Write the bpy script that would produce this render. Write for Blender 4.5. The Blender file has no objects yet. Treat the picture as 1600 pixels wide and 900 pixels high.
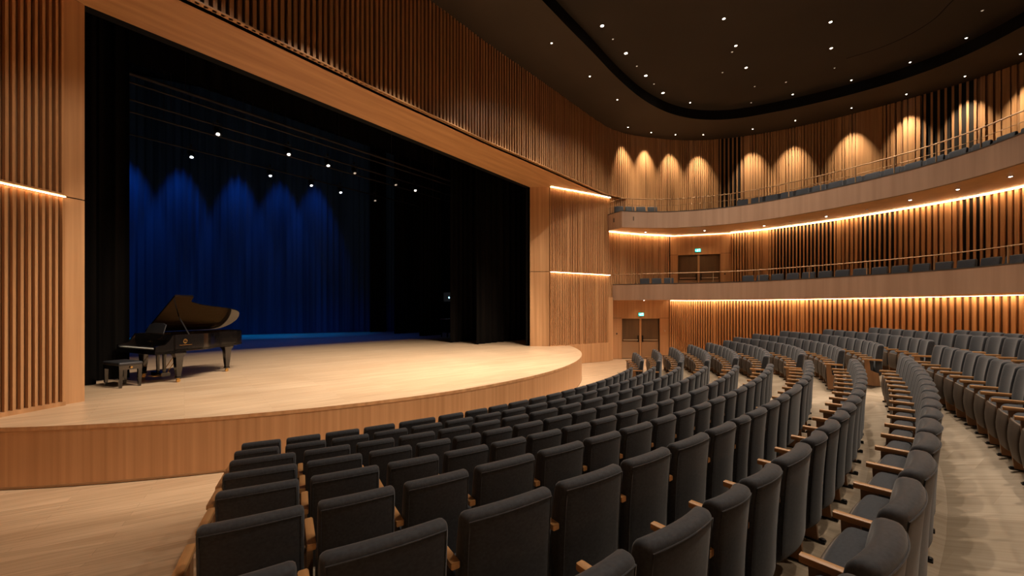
import bpy, bmesh, math, random
from mathutils import Vector, Matrix
random.seed(7)
scn = bpy.context.scene
col = scn.collection
PI = math.pi
# ---------------------------------------------------------------- camera, world, exposure
cd = bpy.data.cameras.new('camera'); cam = bpy.data.objects.new('camera', cd); col.objects.link(cam)
cam.location = (0, 0, 2.655); cam.rotation_euler = (PI/2, 0, 0)
cd.sensor_width = 36; cd.lens = 36*620/1600; cd.shift_y = 33.4/1600; cd.clip_end = 200
scn.camera = cam
scn.view_settings.view_transform = 'Standard'; scn.view_settings.look = 'None'
scn.view_settings.gamma = 1; scn.view_settings.use_curve_mapping = False
scn.view_settings.exposure = 0.0
scn.cycles.use_denoising = True
scn.cycles.max_bounces = 6; scn.cycles.diffuse_bounces = 4; scn.cycles.glossy_bounces = 3
scn.cycles.sample_clamp_indirect = 4.0
w = bpy.data.worlds.new('world'); scn.world = w; w.use_nodes = True
w.node_tree.nodes['Background'].inputs[0].default_value = (.02, .018, .016, 1)

C = (-8.742, 17.404)                    # centre of every arc of the hall
NX, NY = .777, -.629                    # from the stage towards the audience
TX, TY = .629, .777                     # along the proscenium
RS = 11.631; ZS = .913
L0 = (-8.10, 7.52); R0 = (.85, 18.75)   # the two jambs of the stage opening
ZH = 8.42; ZC = 11.8; ZP = 12.25        # header, ceiling ring, raised panel
WARM = (1, .66, .36); WARM2 = (1, .83, .66)

def spot(name, loc, tgt, power, color, size, blend=.5, radius=.08):
    l = bpy.data.lights.new(name, 'SPOT'); l.energy = power; l.color = color
    l.spot_size = size; l.spot_blend = blend; l.shadow_soft_size = radius
    o = bpy.data.objects.new(name, l); col.objects.link(o); o.location = loc
    o.rotation_euler = (Vector(tgt)-Vector(loc)).to_track_quat('-Z', 'Y').to_euler()
    return o
def pn(along, n, z=0):                  # point given along the proscenium and out towards the audience
    return (L0[0]+along*TX+n*NX, L0[1]+along*TY+n*NY, z)
def rt(R, deg, z=0):                    # point given by radius and angle about the arc centre
    a = math.radians(deg); c, s = math.cos(a), math.sin(a)
    return (C[0]+R*(NX*c-NY*s), C[1]+R*(NX*s+NY*c), z)
# stage wash from the ceiling ring in front of the proscenium
for k, a in enumerate((1.2, 3.4, 5.7, 8.0, 10.2, 12.2)):
    spot('stage_wash', pn(a, 6.5, 11.7), pn(a*.9+.7, 0.2, ZS), (1000, 3300, 3400, 3400, 3000, 1500)[k], (1, .83, .65), .95, .4, .05)
# blue lights above the backdrop
BD0, BD1 = (-25.5, 23.35), (-6.6, 33.15)
bdl = math.hypot(BD1[0]-BD0[0], BD1[1]-BD0[1]); bux, buy = (BD1[0]-BD0[0])/bdl, (BD1[1]-BD0[1])/bdl
for k in range(5):
    s = [2.2, 4.7, 7.75, 10.25, 12.45][k]
    x, y = BD0[0]+bux*s, BD0[1]+buy*s
    px, py = buy*1.2, -bux*1.2
    spot('backdrop_wash', (x+px, y+py, 15.0), (x+px*.85, y+py*.85, 4.0), [2200, 2200, 2000, 1700, 1400][k], (.0, .22, 1), .66, .5, .1)
for a in (3.75, 6.76, 9.5, 12.5):
    spot('upstage_wash', pn(a, -10.05, 9.0), pn(a+.6, -12.8, ZS), 260, (.03, .14, 1), 1.5, .9, .08)
# house lights in the raised oval
for x, y in ((3.05, 13.4), (5.5, 16.3), (8.3, 17.2), (7, 13), (9.3, 15.7), (10.6, 13.2), (12, 15), (14, 14), (2, 6), (6, 8), (10, 8), (4, 2), (9, 3)):
    spot('house_light', (x, y, 12.1), (x*.9, y-.3, 0), 880, WARM2, 2.1, .9, .1)
# ---------------------------------------------------------------- materials
def mat(name, color, rough=.5, metal=0, spec=.5, emit=None, estr=0, sheen=0, coat=0):
    m = bpy.data.materials.new(name); m.use_nodes = True
    b = m.node_tree.nodes['Principled BSDF']
    b.inputs['Base Color'].default_value = (*color, 1); b.inputs['Roughness'].default_value = rough
    b.inputs['Metallic'].default_value = metal; b.inputs['Specular IOR Level'].default_value = spec
    if emit: b.inputs['Emission Color'].default_value = (*emit, 1); b.inputs['Emission Strength'].default_value = estr
    if sheen: b.inputs['Sheen Weight'].default_value = sheen; b.inputs['Sheen Roughness'].default_value = .4
    if coat: b.inputs['Coat Weight'].default_value = coat; b.inputs['Coat Roughness'].default_value = .05
    return m
ROT = math.atan2(TY, TX)
def noisy(m, c1, c2, scale, nscale=1, detail=4, rot=0, bump=0, lo=.3, hi=.7, obj=False):
    nt = m.node_tree; b = nt.nodes['Principled BSDF']
    if obj: g = nt.nodes.new('ShaderNodeTexCoord'); src = g.outputs['Object']
    else: g = nt.nodes.new('ShaderNodeNewGeometry'); src = g.outputs['Position']
    mp = nt.nodes.new('ShaderNodeMapping'); mp.vector_type = 'TEXTURE'
    mp.inputs['Rotation'].default_value = (0, 0, rot)
    mp.inputs['Scale'].default_value = tuple(1/s for s in scale)
    no = nt.nodes.new('ShaderNodeTexNoise'); no.inputs['Scale'].default_value = nscale; no.inputs['Detail'].default_value = detail
    cr = nt.nodes.new('ShaderNodeValToRGB'); cr.color_ramp.elements[0].position = lo; cr.color_ramp.elements[1].position = hi
    cr.color_ramp.elements[0].color = (*c1, 1); cr.color_ramp.elements[1].color = (*c2, 1)
    nt.links.new(src, mp.inputs['Vector']); nt.links.new(mp.outputs[0], no.inputs['Vector'])
    nt.links.new(no.outputs[0], cr.inputs[0]); nt.links.new(cr.outputs[0], b.inputs['Base Color'])
    if bump:
        bp = nt.nodes.new('ShaderNodeBump'); bp.inputs['Strength'].default_value = bump; bp.inputs['Distance'].default_value = .005
        nt.links.new(no.outputs[0], bp.inputs['Height']); nt.links.new(bp.outputs[0], b.inputs['Normal'])
    return m
def planks(m, c1, c2, cm, pl, pw, rot, rough_mix=0, mortar=.004):
    nt = m.node_tree; b = nt.nodes['Principled BSDF']
    g = nt.nodes.new('ShaderNodeNewGeometry'); mp = nt.nodes.new('ShaderNodeMapping'); mp.vector_type = 'TEXTURE'
    mp.inputs['Rotation'].default_value = (0, 0, rot)
    br = nt.nodes.new('ShaderNodeTexBrick'); br.inputs['Scale'].default_value = 1
    br.inputs['Brick Width'].default_value = pl; br.inputs['Row Height'].default_value = pw
    br.inputs['Mortar Size'].default_value = mortar; br.inputs['Mortar Smooth'].default_value = .6
    br.inputs['Color1'].default_value = (*c1, 1); br.inputs['Color2'].default_value = (*c2, 1); br.inputs['Mortar'].default_value = (*cm, 1)
    no = nt.nodes.new('ShaderNodeTexNoise'); no.inputs['Scale'].default_value = 1; no.inputs['Detail'].default_value = 5
    mp2 = nt.nodes.new('ShaderNodeMapping'); mp2.inputs['Scale'].default_value = (1.2, 22, 1)
    mx = nt.nodes.new('ShaderNodeMix'); mx.data_type = 'RGBA'; mx.blend_type = 'MULTIPLY'; mx.inputs[0].default_value = 1
    cr = nt.nodes.new('ShaderNodeValToRGB'); cr.color_ramp.elements[0].position = .3; cr.color_ramp.elements[1].position = .75
    cr.color_ramp.elements[0].color = (.74, .70, .66, 1); cr.color_ramp.elements[1].color = (1, 1, 1, 1)
    nt.links.new(g.outputs['Position'], mp.inputs['Vector']); nt.links.new(mp.outputs[0], br.inputs['Vector'])
    nt.links.new(mp.outputs[0], mp2.inputs['Vector']); nt.links.new(mp2.outputs[0], no.inputs['Vector']); nt.links.new(no.outputs[0], cr.inputs[0])
    nt.links.new(br.outputs['Color'], mx.inputs[6]); nt.links.new(cr.outputs[0], mx.inputs[7]); nt.links.new(mx.outputs[2], b.inputs['Base Color'])
    return m
M = {}
OAK1, OAK2 = (.40, .20, .085), (.60, .335, .155)
M['oak'] = noisy(mat('oak_slats', OAK2, .42), OAK1, OAK2, (14, 14, .35), 1, 5)
M['oak_panel'] = noisy(mat('oak_panel', OAK2, .4), (.43, .225, .10), (.60, .34, .165), (9, 9, .25), 1, 5)
M['oak_h'] = noisy(mat('oak_soffit', OAK2, .42), (.47, .245, .10), (.62, .345, .155), (.4, 5, 5), 1, 4, ROT)
M['fascia'] = noisy(mat('stage_front', OAK2, .4), (.40, .205, .09), (.54, .30, .145), (12, 12, .15), 1, 5)
M['backing'] = noisy(mat('slat_backing', (.10, .05, .022), .8), (.085, .04, .018), (.15, .075, .032), (8, 8, .3))
M['oakback'] = noisy(mat('oak_backing', (.3, .16, .07), .55), (.26, .135, .06), (.36, .195, .09), (8, 8, .3))
M['midback'] = noisy(mat('mid_backing', (.2, .1, .05), .7), (.15, .078, .035), (.23, .12, .055), (8, 8, .3))
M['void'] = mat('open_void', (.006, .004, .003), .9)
M['balcony'] = noisy(mat('balcony_front', (.4, .25, .16), .5), (.25, .15, .095), (.32, .20, .13), (5, 5, .2))
M['soffit'] = noisy(mat('balcony_soffit', (.5, .26, .1), .4), (.62, .33, .12), (.72, .40, .16), (2, 2, 2))
M['deck'] = planks(mat('stage_deck', (.7, .5, .3), .34), (.66, .47, .30), (.76, .57, .385), (.50, .345, .21), 2.4, .13, ROT-.2, mortar=.003)
M['floor'] = planks(mat('house_floor', (.6, .44, .28), .42), (.58, .41, .26), (.70, .51, .335), (.40, .28, .175), 1.8, .14, ROT-.38, mortar=.003)
M['carpet'] = planks(mat('seating_floor', (.5, .38, .25), .6), (.42, .33, .225), (.56, .455, .33), (.44, .345, .235), .62, .36, ROT+1.2, mortar=.002)
M['riser'] = noisy(mat('riser_wood', (.3, .17, .08), .5), (.24, .13, .06), (.34, .19, .09), (4, 4, 4))
M['ceiling'] = noisy(mat('ceiling_paint', (.045, .033, .022), .75), (.044, .032, .020), (.054, .039, .025), (.5, .5, .5))
M['ceiling2'] = noisy(mat('ceiling_panel_paint', (.03, .022, .014), .75), (.026, .019, .012), (.032, .024, .016), (.5, .5, .5))
M['black'] = mat('black_paint', (.004, .0038, .0035), .8, spec=.2)
M['velvet'] = noisy(mat('black_velvet', (.008, .0065, .0055), .95, spec=.05), (.003, .0026, .0023), (.008, .0065, .0055), (3, 3, .1))
M['cyc'] = noisy(mat('backdrop_cloth', (.16, .16, .19), .9, spec=.1), (.02, .045, .09), (.04, .085, .17), (2.2, 2.2, .05), 1, 4)
M['fabric'] = noisy(mat('seat_fabric', (.05, .05, .055), .82, spec=.3, sheen=.22), (.026, .029, .036), (.040, .044, .053), (60, 60, 60), 1, 2, obj=True)
M['arm'] = noisy(mat('armrest_oak', (.52, .29, .13), .35), (.40, .195, .07), (.52, .275, .11), (30, 3, 30), 1, 4, obj=True)
M['legwood'] = noisy(mat('leg_oak', (.33, .17, .075), .45), (.19, .09, .038), (.27, .135, .058), (20, 20, 2), 1, 4, obj=True)
M['shell'] = noisy(mat('seat_shell', (.2, .12, .07), .5), (.085, .062, .045), (.12, .085, .06), (10, 10, 1), 1, 4, obj=True)
M['iron'] = mat('black_steel', (.012, .011, .011), .45, .6)
M['led'] = mat('led', (1, .8, .6), .5, emit=(1, .66, .36), estr=20)
M['lens'] = mat('lamp_lens', (1, 1, 1), .4, emit=(1, .88, .72), estr=14)
M['lens_dim'] = mat('lamp_lens_dim', (.4, .35, .3), .4, emit=(1, .8, .6), estr=.5)
M['lens_cool'] = mat('lamp_lens_cool', (1, 1, 1), .4, emit=(.75, .85, 1), estr=12)
M['trim'] = mat('lamp_trim', (.03, .025, .02), .5)
M['brass'] = mat('brass', (.75, .48, .16), .25, 1)
M['rail'] = mat('bronze_rail', (.30, .18, .09), .5, .5)
M['lacquer'] = mat('black_lacquer', (.006, .005, .005), .12, spec=.6, coat=.8)
M['ivory'] = mat('ivory_keys', (.75, .72, .66), .3)
M['plate'] = mat('gold_plate', (.35, .17, .06), .35, .7)
M['bench'] = mat('bench_leather', (.03, .03, .034), .4)
M['door'] = noisy(mat('door_veneer', (.13, .075, .035), .45), (.10, .055, .025), (.15, .085, .04), (4, 4, .3))
M['door_lit'] = mat('door_painted_light', (.36, .22, .12), .45, .2)  # lighter tan: light on the lower door leaf, put into the colour
M['steel'] = mat('brushed_steel', (.55, .45, .36), .3, .9)
M['green'] = mat('exit_green', (.0, .35, .28), .4, emit=(.02, .75, .55), estr=1.6)
M['white_glow'] = mat('exit_white', (1, 1, 1), .4, emit=(.8, 1, .95), estr=2.5)
M['grey'] = mat('grey_plastic', (.30, .26, .22), .5)
M['screen'] = mat('screen', (.03, .03, .033), .4, emit=(.3, .3, .32), estr=.02)
M['bluedot'] = mat('indicator', (.3, .7, 1), .4, emit=(.25, .65, 1), estr=12)
M['pipe'] = mat('pipe_steel', (.02, .014, .012), .5, .3)
M['redtop'] = mat('table_top', (.12, .035, .025), .4)

# ---------------------------------------------------------------- mesh helpers
class MB:
    def __init__(s): s.v = []; s.f = []; s.m = []
    def add(s, vs, fs, mi=0):
        o = len(s.v); s.v += [tuple(v) for v in vs]; s.f += [tuple(i+o for i in f) for f in fs]; s.m += [mi]*len(fs)
    def box(s, x0, x1, y0, y1, z0, z1, mi=0, fn=None):
        vs = [(x, y, z) for z in (z0, z1) for x, y in ((x0, y0), (x1, y0), (x1, y1), (x0, y1))]
        if fn: vs = [fn(v) for v in vs]
        s.add(vs, [(3, 2, 1, 0), (4, 5, 6, 7), (0, 1, 5, 4), (1, 2, 6, 5), (2, 3, 7, 6), (3, 0, 4, 7)], mi)
    def obox(s, p, ux, uy, hx, hy, z0, z1, mi=0):        # box centred at p with axis (ux, uy)
        c = []
        for a, b in ((-hx, -hy), (hx, -hy), (hx, hy), (-hx, hy)): c.append((p[0]+ux*a-uy*b, p[1]+uy*a+ux*b))
        s.add([(x, y, z) for z in (z0, z1) for x, y in c], [(3, 2, 1, 0), (4, 5, 6, 7), (0, 1, 5, 4), (1, 2, 6, 5), (2, 3, 7, 6), (3, 0, 4, 7)], mi)
    def loft(s, rings, mi=0, closed=True, caps=True):
        n = len(rings[0]); vs = [p for r in rings for p in r]; fs = []
        for k in range(len(rings)-1):
            for j in range(n if closed else n-1):
                a = k*n+j; b = k*n+(j+1) % n; fs.append((a, b, b+n, a+n))
        if caps and closed: fs.append(tuple(range(n-1, -1, -1))); fs.append(tuple((len(rings)-1)*n+j for j in range(n)))
        s.add(vs, fs, mi)
    def prism(s, poly, z0, z1, mi=0, fn=None):
        n = len(poly); vs = [(x, y, z0) for x, y in poly]+[(x, y, z1) for x, y in poly]
        if fn: vs = [fn(v) for v in vs]
        s.add(vs, [tuple(range(n-1, -1, -1)), tuple(range(n, 2*n))]+[(j, (j+1) % n, n+(j+1) % n, n+j) for j in range(n)], mi)
    def tube(s, pts, r, n=8, mi=0):
        rings = []; pts = [Vector(p) for p in pts]
        for k, p in enumerate(pts):
            d = (pts[min(k+1, len(pts)-1)]-pts[max(k-1, 0)]).normalized()
            u = d.cross(Vector((0, 0, 1))) if abs(d.z) < .95 else d.cross(Vector((0, 1, 0))); u.normalize(); v = d.cross(u)
            rr = r[k] if isinstance(r, (list, tuple)) else r
            rings.append([tuple(p+u*math.cos(2*PI*j/n)*rr+v*math.sin(2*PI*j/n)*rr) for j in range(n)])
        s.loft(rings, mi)
    def lathe(s, prof, n=16, mi=0, c=(0, 0, 0)):
        s.loft([[(c[0]+r*math.cos(2*PI*j/n), c[1]+r*math.sin(2*PI*j/n), c[2]+z) for j in range(n)] for r, z in prof], mi)
    def ribbon(s, path, z0, z1, mi=0):
        n = len(path); s.add([(x, y, z0) for x, y in path]+[(x, y, z1) for x, y in path], [(j, j+1, n+j+1, n+j) for j in range(n-1)], mi)
    def wallstrip(s, path, off, z0, z1, mi=0):           # a curved wall of thickness off
        q = offset(path, off); rings = [[(a[0], a[1], z0), (b[0], b[1], z0), (b[0], b[1], z1), (a[0], a[1], z1)] for a, b in zip(path, q)]
        s.loft(rings, mi)
    def build(s, name, mats, parent=None, smooth=False):
        me = bpy.data.meshes.new(name); me.from_pydata(s.v, [], s.f)
        for m in (mats if isinstance(mats, (list, tuple)) else [mats]): me.materials.append(m)
        me.polygons.foreach_set('material_index', s.m)
        bm = bmesh.new(); bm.from_mesh(me); bmesh.ops.recalc_face_normals(bm, faces=bm.faces); bm.to_mesh(me); bm.free()
        if smooth:
            me.polygons.foreach_set('use_smooth', [True]*len(me.polygons)); me.set_sharp_from_angle(angle=math.radians(38))
        o = bpy.data.objects.new(name, me); col.objects.link(o)
        if parent: o.parent = parent
        return o
def offset(path, d):
    out = []
    for k, p in enumerate(path):
        a = path[max(k-1, 0)]; b = path[min(k+1, len(path)-1)]
        dx, dy = b[0]-a[0], b[1]-a[1]; l = math.hypot(dx, dy) or 1
        out.append((p[0]-dy/l*d, p[1]+dx/l*d))
    return out
def spline(pts, n=8):
    out = []
    P = [pts[0]]+list(pts)+[pts[-1]]
    for k in range(1, len(P)-2):
        p0, p1, p2, p3 = P[k-1], P[k], P[k+1], P[k+2]
        for j in range(n):
            t = j/n
            out.append(tuple(.5*(2*p1[i]+(p2[i]-p0[i])*t+(2*p0[i]-5*p1[i]+4*p2[i]-p3[i])*t*t+(3*p1[i]-p0[i]-3*p2[i]+p3[i])*t**3) for i in (0, 1)))
    out.append(tuple(pts[-1])); return out
def walk(path, step):                                   # points every step metres: (x, y, ux, uy, s)
    out = []; s = 0; nxt = step if not callable(step) else step(0); acc = nxt/2
    for a, b in zip(path, path[1:]):
        l = math.hypot(b[0]-a[0], b[1]-a[1])
        if l < 1e-6: continue
        ux, uy = (b[0]-a[0])/l, (b[1]-a[1])/l
        while acc <= s+l:
            t = acc-s; out.append((a[0]+ux*t, a[1]+uy*t, ux, uy, acc)); acc += step(acc) if callable(step) else step
        s += l
    return out
def tag(o, label=None, cat=None, group=None, kind=None):
    if label: o['label'] = label
    if cat: o['category'] = cat
    if group: o['group'] = group
    if kind: o['kind'] = kind
    return o
def empty(name, loc=(0, 0, 0), rz=0):
    o = bpy.data.objects.new(name, None); col.objects.link(o); o.location = loc; o.rotation_euler = (0, 0, rz); o.empty_display_size = .2
    return o
def struct(o): o['kind'] = 'structure'; return o
ORD = 'first second third fourth fifth sixth seventh eighth ninth tenth eleventh twelfth thirteenth fourteenth fifteenth sixteenth seventeenth eighteenth nineteenth twentieth twenty-first twenty-second twenty-third twenty-fourth'.split()

# ---------------------------------------------------------------- setting: walls and ceiling
UP = spline([(-8.7, 3.6), (-7.6, 5.6), (-6.06, 7.37), (-5.31, 8.3), (-4.4, 9.45), (-3.28, 10.85), (-2.0, 12.35), (-.88, 13.7), (.6, 15.35), (2.24, 17.2), (3.6, 18.75), (4.8, 20.0), (5.9, 20.72)])
T3 = spline([(5.9, 20.72), (7.2, 21.15), (9, 21.5), (10.79, 21.44), (12.9, 20.75), (14.8, 19.6), (16.31, 18.3), (17.58, 16.9), (18.53, 15.6), (19.1, 14.1), (19.4, 12.2), (19.4, 9), (18.4, 4.5), (15, -1), (9, -6), (0, -8.5), (-7, -7.5), (-9.4, -3), (-9.2, 1), (-8.7, 3.6)])
LW = 3.09; Z1 = 4.72; Z2 = 4.44
TIER1 = spline([(8.42, 21.28), (9.9, 21.5), (11.72, 20.95), (12.99, 19.98), (14.65, 18.05), (15.76, 16.28), (16.56, 14.67), (17.0, 13.0), (17.25, 10.5), (17, 7), (15.5, 2.5), (12, -2), (6, -6), (0, -7.5), (-6.5, -6.5), (-8.9, -2), (-8.9, 1.5)])
TIER2A = spline([(4.95, 20.72), (6.0, 21.2), (6.94, 21.56), (8.72, 21.98)])
TIER2B = spline([(11.66, 21.1), (12.99, 20.13), (14.65, 18.17), (15.76, 16.35), (16.56, 14.74), (17.0, 13.1), (17.25, 10.5), (17, 7), (15.5, 2.5), (12, -2), (6, -6), (0, -7.5), (-6.5, -6.5)])

def slatwall(name, path, z0, z1, pitch, width, depth, side, backmat='backing', voids=(), wide=0, backz=None, cap=False, back=True):
    """timber slats standing on a dark backing; side=+1 puts the slats on the left of the path"""
    mb = MB()
    bz0, bz1 = backz or (z0, z1)
    if back: mb.wallstrip(offset(path, -.02*side), -.12*side, bz0, bz1, 1)
    rnd = random.Random(hash(name) % 1000 if False else len(path)*7+int(z0*10))
    skip = 0
    for x, y, ux, uy, s in walk(path, pitch):
        p = pitch(s) if callable(pitch) else pitch
        wd = width*p; dp = depth*rnd.uniform(.75, 1.05)
        if any(a <= s <= b for a, b in voids): wd = p*.34
        elif wide and rnd.random() < wide: wd = p*.99
        nx, ny = -uy*side, ux*side
        mb.obox((x+nx*dp/2, y+ny*dp/2), ux, uy, wd/2, dp/2, z0, z1, 0)
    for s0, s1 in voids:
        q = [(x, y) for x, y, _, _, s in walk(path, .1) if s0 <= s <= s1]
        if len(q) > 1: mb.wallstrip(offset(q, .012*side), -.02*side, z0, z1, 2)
    return struct(mb.build(name, [M['oak'], M[backmat], M['void']]))

# the timber wall above the stage opening and its continuation round the top tier
slatwall('wall_proscenium', UP, ZH, ZC, .135, .5, .09, -1)
sl = 0
slatwall('wall_upper', T3, 6.9, ZC, lambda s: .11 if s < 5.2 else (.2 if (5.2 <= s <= 6.6) else (.13 if s < 12.3 else .2)), .62, .07, -1, 'oakback' if 'oakback' in M else 'backing', voids=((5.25, 6.5), (13.2, 14.75)), wide=.25)
slatwall('wall_upper', [(4.98, 20.6), (5.45, 20.68), (5.95, 20.76)], 6.9, ZH+.3, .11, .6, .06, -1)
# soffit of the opening
def poly_fill(name, loops, z, m, parent=None, kind=True, flip=False):
    bm = bmesh.new(); es = []
    for lp in loops:
        vs = [bm.verts.new((x, y, z)) for x, y in lp]
        for k in range(len(vs)): es.append(bm.edges.new((vs[k], vs[(k+1) % len(vs)])))
    bmesh.ops.triangle_fill(bm, use_beauty=True, use_dissolve=False, edges=es)
    me = bpy.data.meshes.new(name); bm.to_mesh(me); bm.free(); me.materials.append(m)
    o = bpy.data.objects.new(name, me); col.objects.link(o)
    if kind: struct(o)
    if parent: o.parent = parent
    return o
RW0, RW1 = (1.76, 18.72), (5.0, 20.55)               # slatted wall right of the opening
RIGHT = [RW0, (2.9, 19.34), (4.1, 20.02), RW1]
LEFTW = spline([(-8.19, 7.22), (-8.33, 6.4), (-8.6, 5.2), (-8.9, 3.6), (-9.2, 0)])
poly_fill('trim_soffit', [[L0, R0, RW0, (2.9, 19.34), (4.1, 20.02), RW1, (5.6, 20.7)]+[p for p in reversed(offset(UP, -.1)[:-4])]+[(-9.2, 3.6), (-8.6, 5.2), (-8.33, 6.4)]], ZH, M['oak_h'])
mb = MB(); mb.wallstrip(offset(UP, -.1), .03, ZH-.005, ZH+.02); struct(mb.build('trim_edge', M['oak_h']))
# black lining above and behind the header
mb = MB(); mb.wallstrip([L0, R0], .25, ZH+.01, 17.5, 0); struct(mb.build('wall_header', M['black']))
# jamb on the door side and its two-storey slatted wall
mb = MB(); mb.wallstrip([R0, RW0], .3, ZS, Z2-.012); mb.wallstrip([R0, RW0], .3, Z2+.012, ZH)
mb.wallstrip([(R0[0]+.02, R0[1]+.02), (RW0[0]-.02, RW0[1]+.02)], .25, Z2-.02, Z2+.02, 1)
struct(mb.build('trim_jamb', [M['oak_panel'], M['void']]))
def ledge(name, path, side, z, d0, d1, label, where):
    """LED strip under a ledge: thin housing plus a glowing line"""
    t = MB()
    a = offset(path, d0*side); 
    t.wallstrip(a, (d1-d0)*side, z, z+.012)
    o = t.build(name, M['led']); tag(o, label, 'light strip', where); return o
slatwall('wall_right', RIGHT, ZS+.02, Z2-.025, .1, .5, .09, -1, wide=.06, backz=(0, Z2-.025))
slatwall('wall_right_upper', RIGHT, Z2+.04, ZH-.01, .1, .5, .09, -1, wide=.06)
mb = MB(); mb.wallstrip(offset(RIGHT, -.09), .12, 0, ZS+.03); struct(mb.build('baseboard_right', M['oak_panel']))
mb = MB(); mb.wallstrip(offset(RIGHT, -.15), .18, Z2-.02, Z2+.03); struct(mb.build('trim_ledge', M['oak_panel']))
ledge('led_strip', RIGHT, -1, Z2-.033, .085, .14, 'warm light strip under the mid-height ledge of the slatted wall beside the stage', 'light strips on the walls')
ledge('led_strip', RIGHT, -1, ZH-.018, .085, .16, 'warm light strip where the slatted wall beside the stage meets the soffit', 'light strips on the walls')
# jamb and slatted wall on the piano side
mb = MB(); LJ = [(-8.19, 7.22), L0]
mb.wallstrip(LJ, .3, ZS, Z1-.01); mb.wallstrip(LJ, .3, Z1+.01, ZH)
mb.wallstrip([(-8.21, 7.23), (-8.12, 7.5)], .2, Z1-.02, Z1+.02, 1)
struct(mb.build('trim_jamb', [M['oak_panel'], M['void']]))
LREV = list(reversed(LEFTW))
slatwall('wall_left', LREV, ZS+.07, Z1-.05, .0905, .42, .07, -1, 'oakback' if 'oakback' in M else 'backing', backz=(0, Z1))
slatwall('wall_left_upper', LREV, Z1+.03, ZH, .0905, .42, .07, -1, 'oakback', backz=(Z1, ZH))
mb = MB(); mb.wallstrip(offset(LREV, -.09), .1, ZS, ZS+.07); struct(mb.build('baseboard_left', M['oak_panel']))
mb = MB(); mb.wallstrip(offset(LREV, -.095), .1, Z1-.005, Z1+.03); struct(mb.build('trim_ledge', M['oak_panel']))
ledge('led_strip', LREV, -1, Z1-.03, .06, .09, 'warm light strip under the ledge of the slatted wall beside the piano', 'light strips on the walls')
# tier walls
def pitch1(s): return .11+.085*min(1, s/9)
slatwall('wall_back_lower', TIER1, 0, LW+.025, pitch1, .55, .09, -1, 'midback', wide=.05, backz=(0, LW))
slatwall('wall_back_middle', TIER2A, 3.3, 6.70, .11, .6, .07, -1, 'midback', wide=.25)
slatwall('wall_back_middle', TIER2B, 3.3, 6.70, lambda s: .125+.05*min(1, s/8), .55, .09, -1, 'midback', wide=.14, voids=((1.9, 4.4), (5.2, 6.4), (8.2, 8.9)))
ledge('led_strip', TIER1, -1, LW+.03, .12, .26, 'warm light strip under the lower balcony above the back rows', 'light strips on the walls')
ledge('led_strip', TIER2A, -1, 6.685, .10, .20, 'warm light strip under the upper balcony between stage wall and upper doors', 'light strips on the walls')
ledge('led_strip', TIER2B, -1, 6.685, .12, .25, 'long warm light strip under the upper balcony past the upper doors', 'light strips on the walls')
ledge('led_strip', [(8.75, 21.95), (11.66, 21.1)], -1, 6.69, .02, .04, 'thin light line above the upper exit doors', 'light strips on the walls')

# door walls
def doorwall(name, doorname, p0, p1, z0, ztop, s0, s1, dh, gap=.0):
    L = math.hypot(p1[0]-p0[0], p1[1]-p0[1]); ux, uy = (p1[0]-p0[0])/L, (p1[1]-p0[1])/L
    rz = math.atan2(uy, ux)
    def fn(v): return (p0[0]+ux*v[0]-uy*v[1], p0[1]+uy*v[0]+ux*v[1], v[2])
    mb = MB()
    for x0, x1, za, zb in ((0, s0, z0, z0+dh+.02), (s1, L, z0, z0+dh+.02), (0, L, z0+dh+.035, ztop)):
        mb.box(x0, x1, 0, .3, za, zb, 0, fn)
    mb.box(0, s0-.01, .01, .3, z0+dh+.01, z0+dh+.04, 1, fn); mb.box(s1+.01, L, .01, .3, z0+dh+.01, z0+dh+.04, 1, fn)
    mb.box(s0-.02, s0, -.02, .12, z0, z0+dh+.03, 0, fn); mb.box(s1, s1+.02, -.02, .12, z0, z0+dh+.03, 0, fn)
    mb.box(s0-.02, s1+.02, -.02, .12, z0+dh, z0+dh+.04, 0, fn)
    struct(mb.build(name, [M['oak_panel'], M['void']]))
    d = empty(doorname, (p0[0], p0[1], z0), rz); d['kind'] = 'structure'
    mid = (s0+s1)/2
    m = MB(); m.box(mid-.05, mid+.05, .05, .13, 0, dh); m.build('door_post', M['oak_panel'], d)
    for a, b in ((s0+.01, mid-.05), (mid+.05, s1-.01)):
        m = MB(); m.box(a, b, .08, .13, .01, dh-.01); lf = m.build('door_leaf', M['door'], d)
        m = MB(); m.box(a+.03, b-.03, .073, .08, .03, .92); m.build('painted_light_sheet', M['door_lit'], lf)  # thin added sheet whose colour paints light on the lower leaf
        m = MB(); m.box(a+.08, b-.08, .03, .055, .98, 1.04); m.box(a+.1, a+.13, .05, .08, .98, 1.04); m.box(b-.13, b-.1, .05, .08, .98, 1.04); m.build('push_bar', M['steel'], lf)
        c = b-.07 if a < mid-.2 else a+.07
        m = MB(); m.box(c-.025, c+.025, .03, .08, .9, 1.25); m.build('door_handle', M['iron'], lf)
    return (ux, uy), fn
(_, fnA) = doorwall('wall_back_door', 'door_1', (5.2, 21.3), (8.42, 21.3), 0, LW+.05, .70, 2.72, 2.16)
(_, fnB) = doorwall('wall_back_door_upper', 'door_2', (8.75, 21.95), (11.66, 21.1), 3.35, 6.75, .40, 2.50, 2.28)
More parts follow.
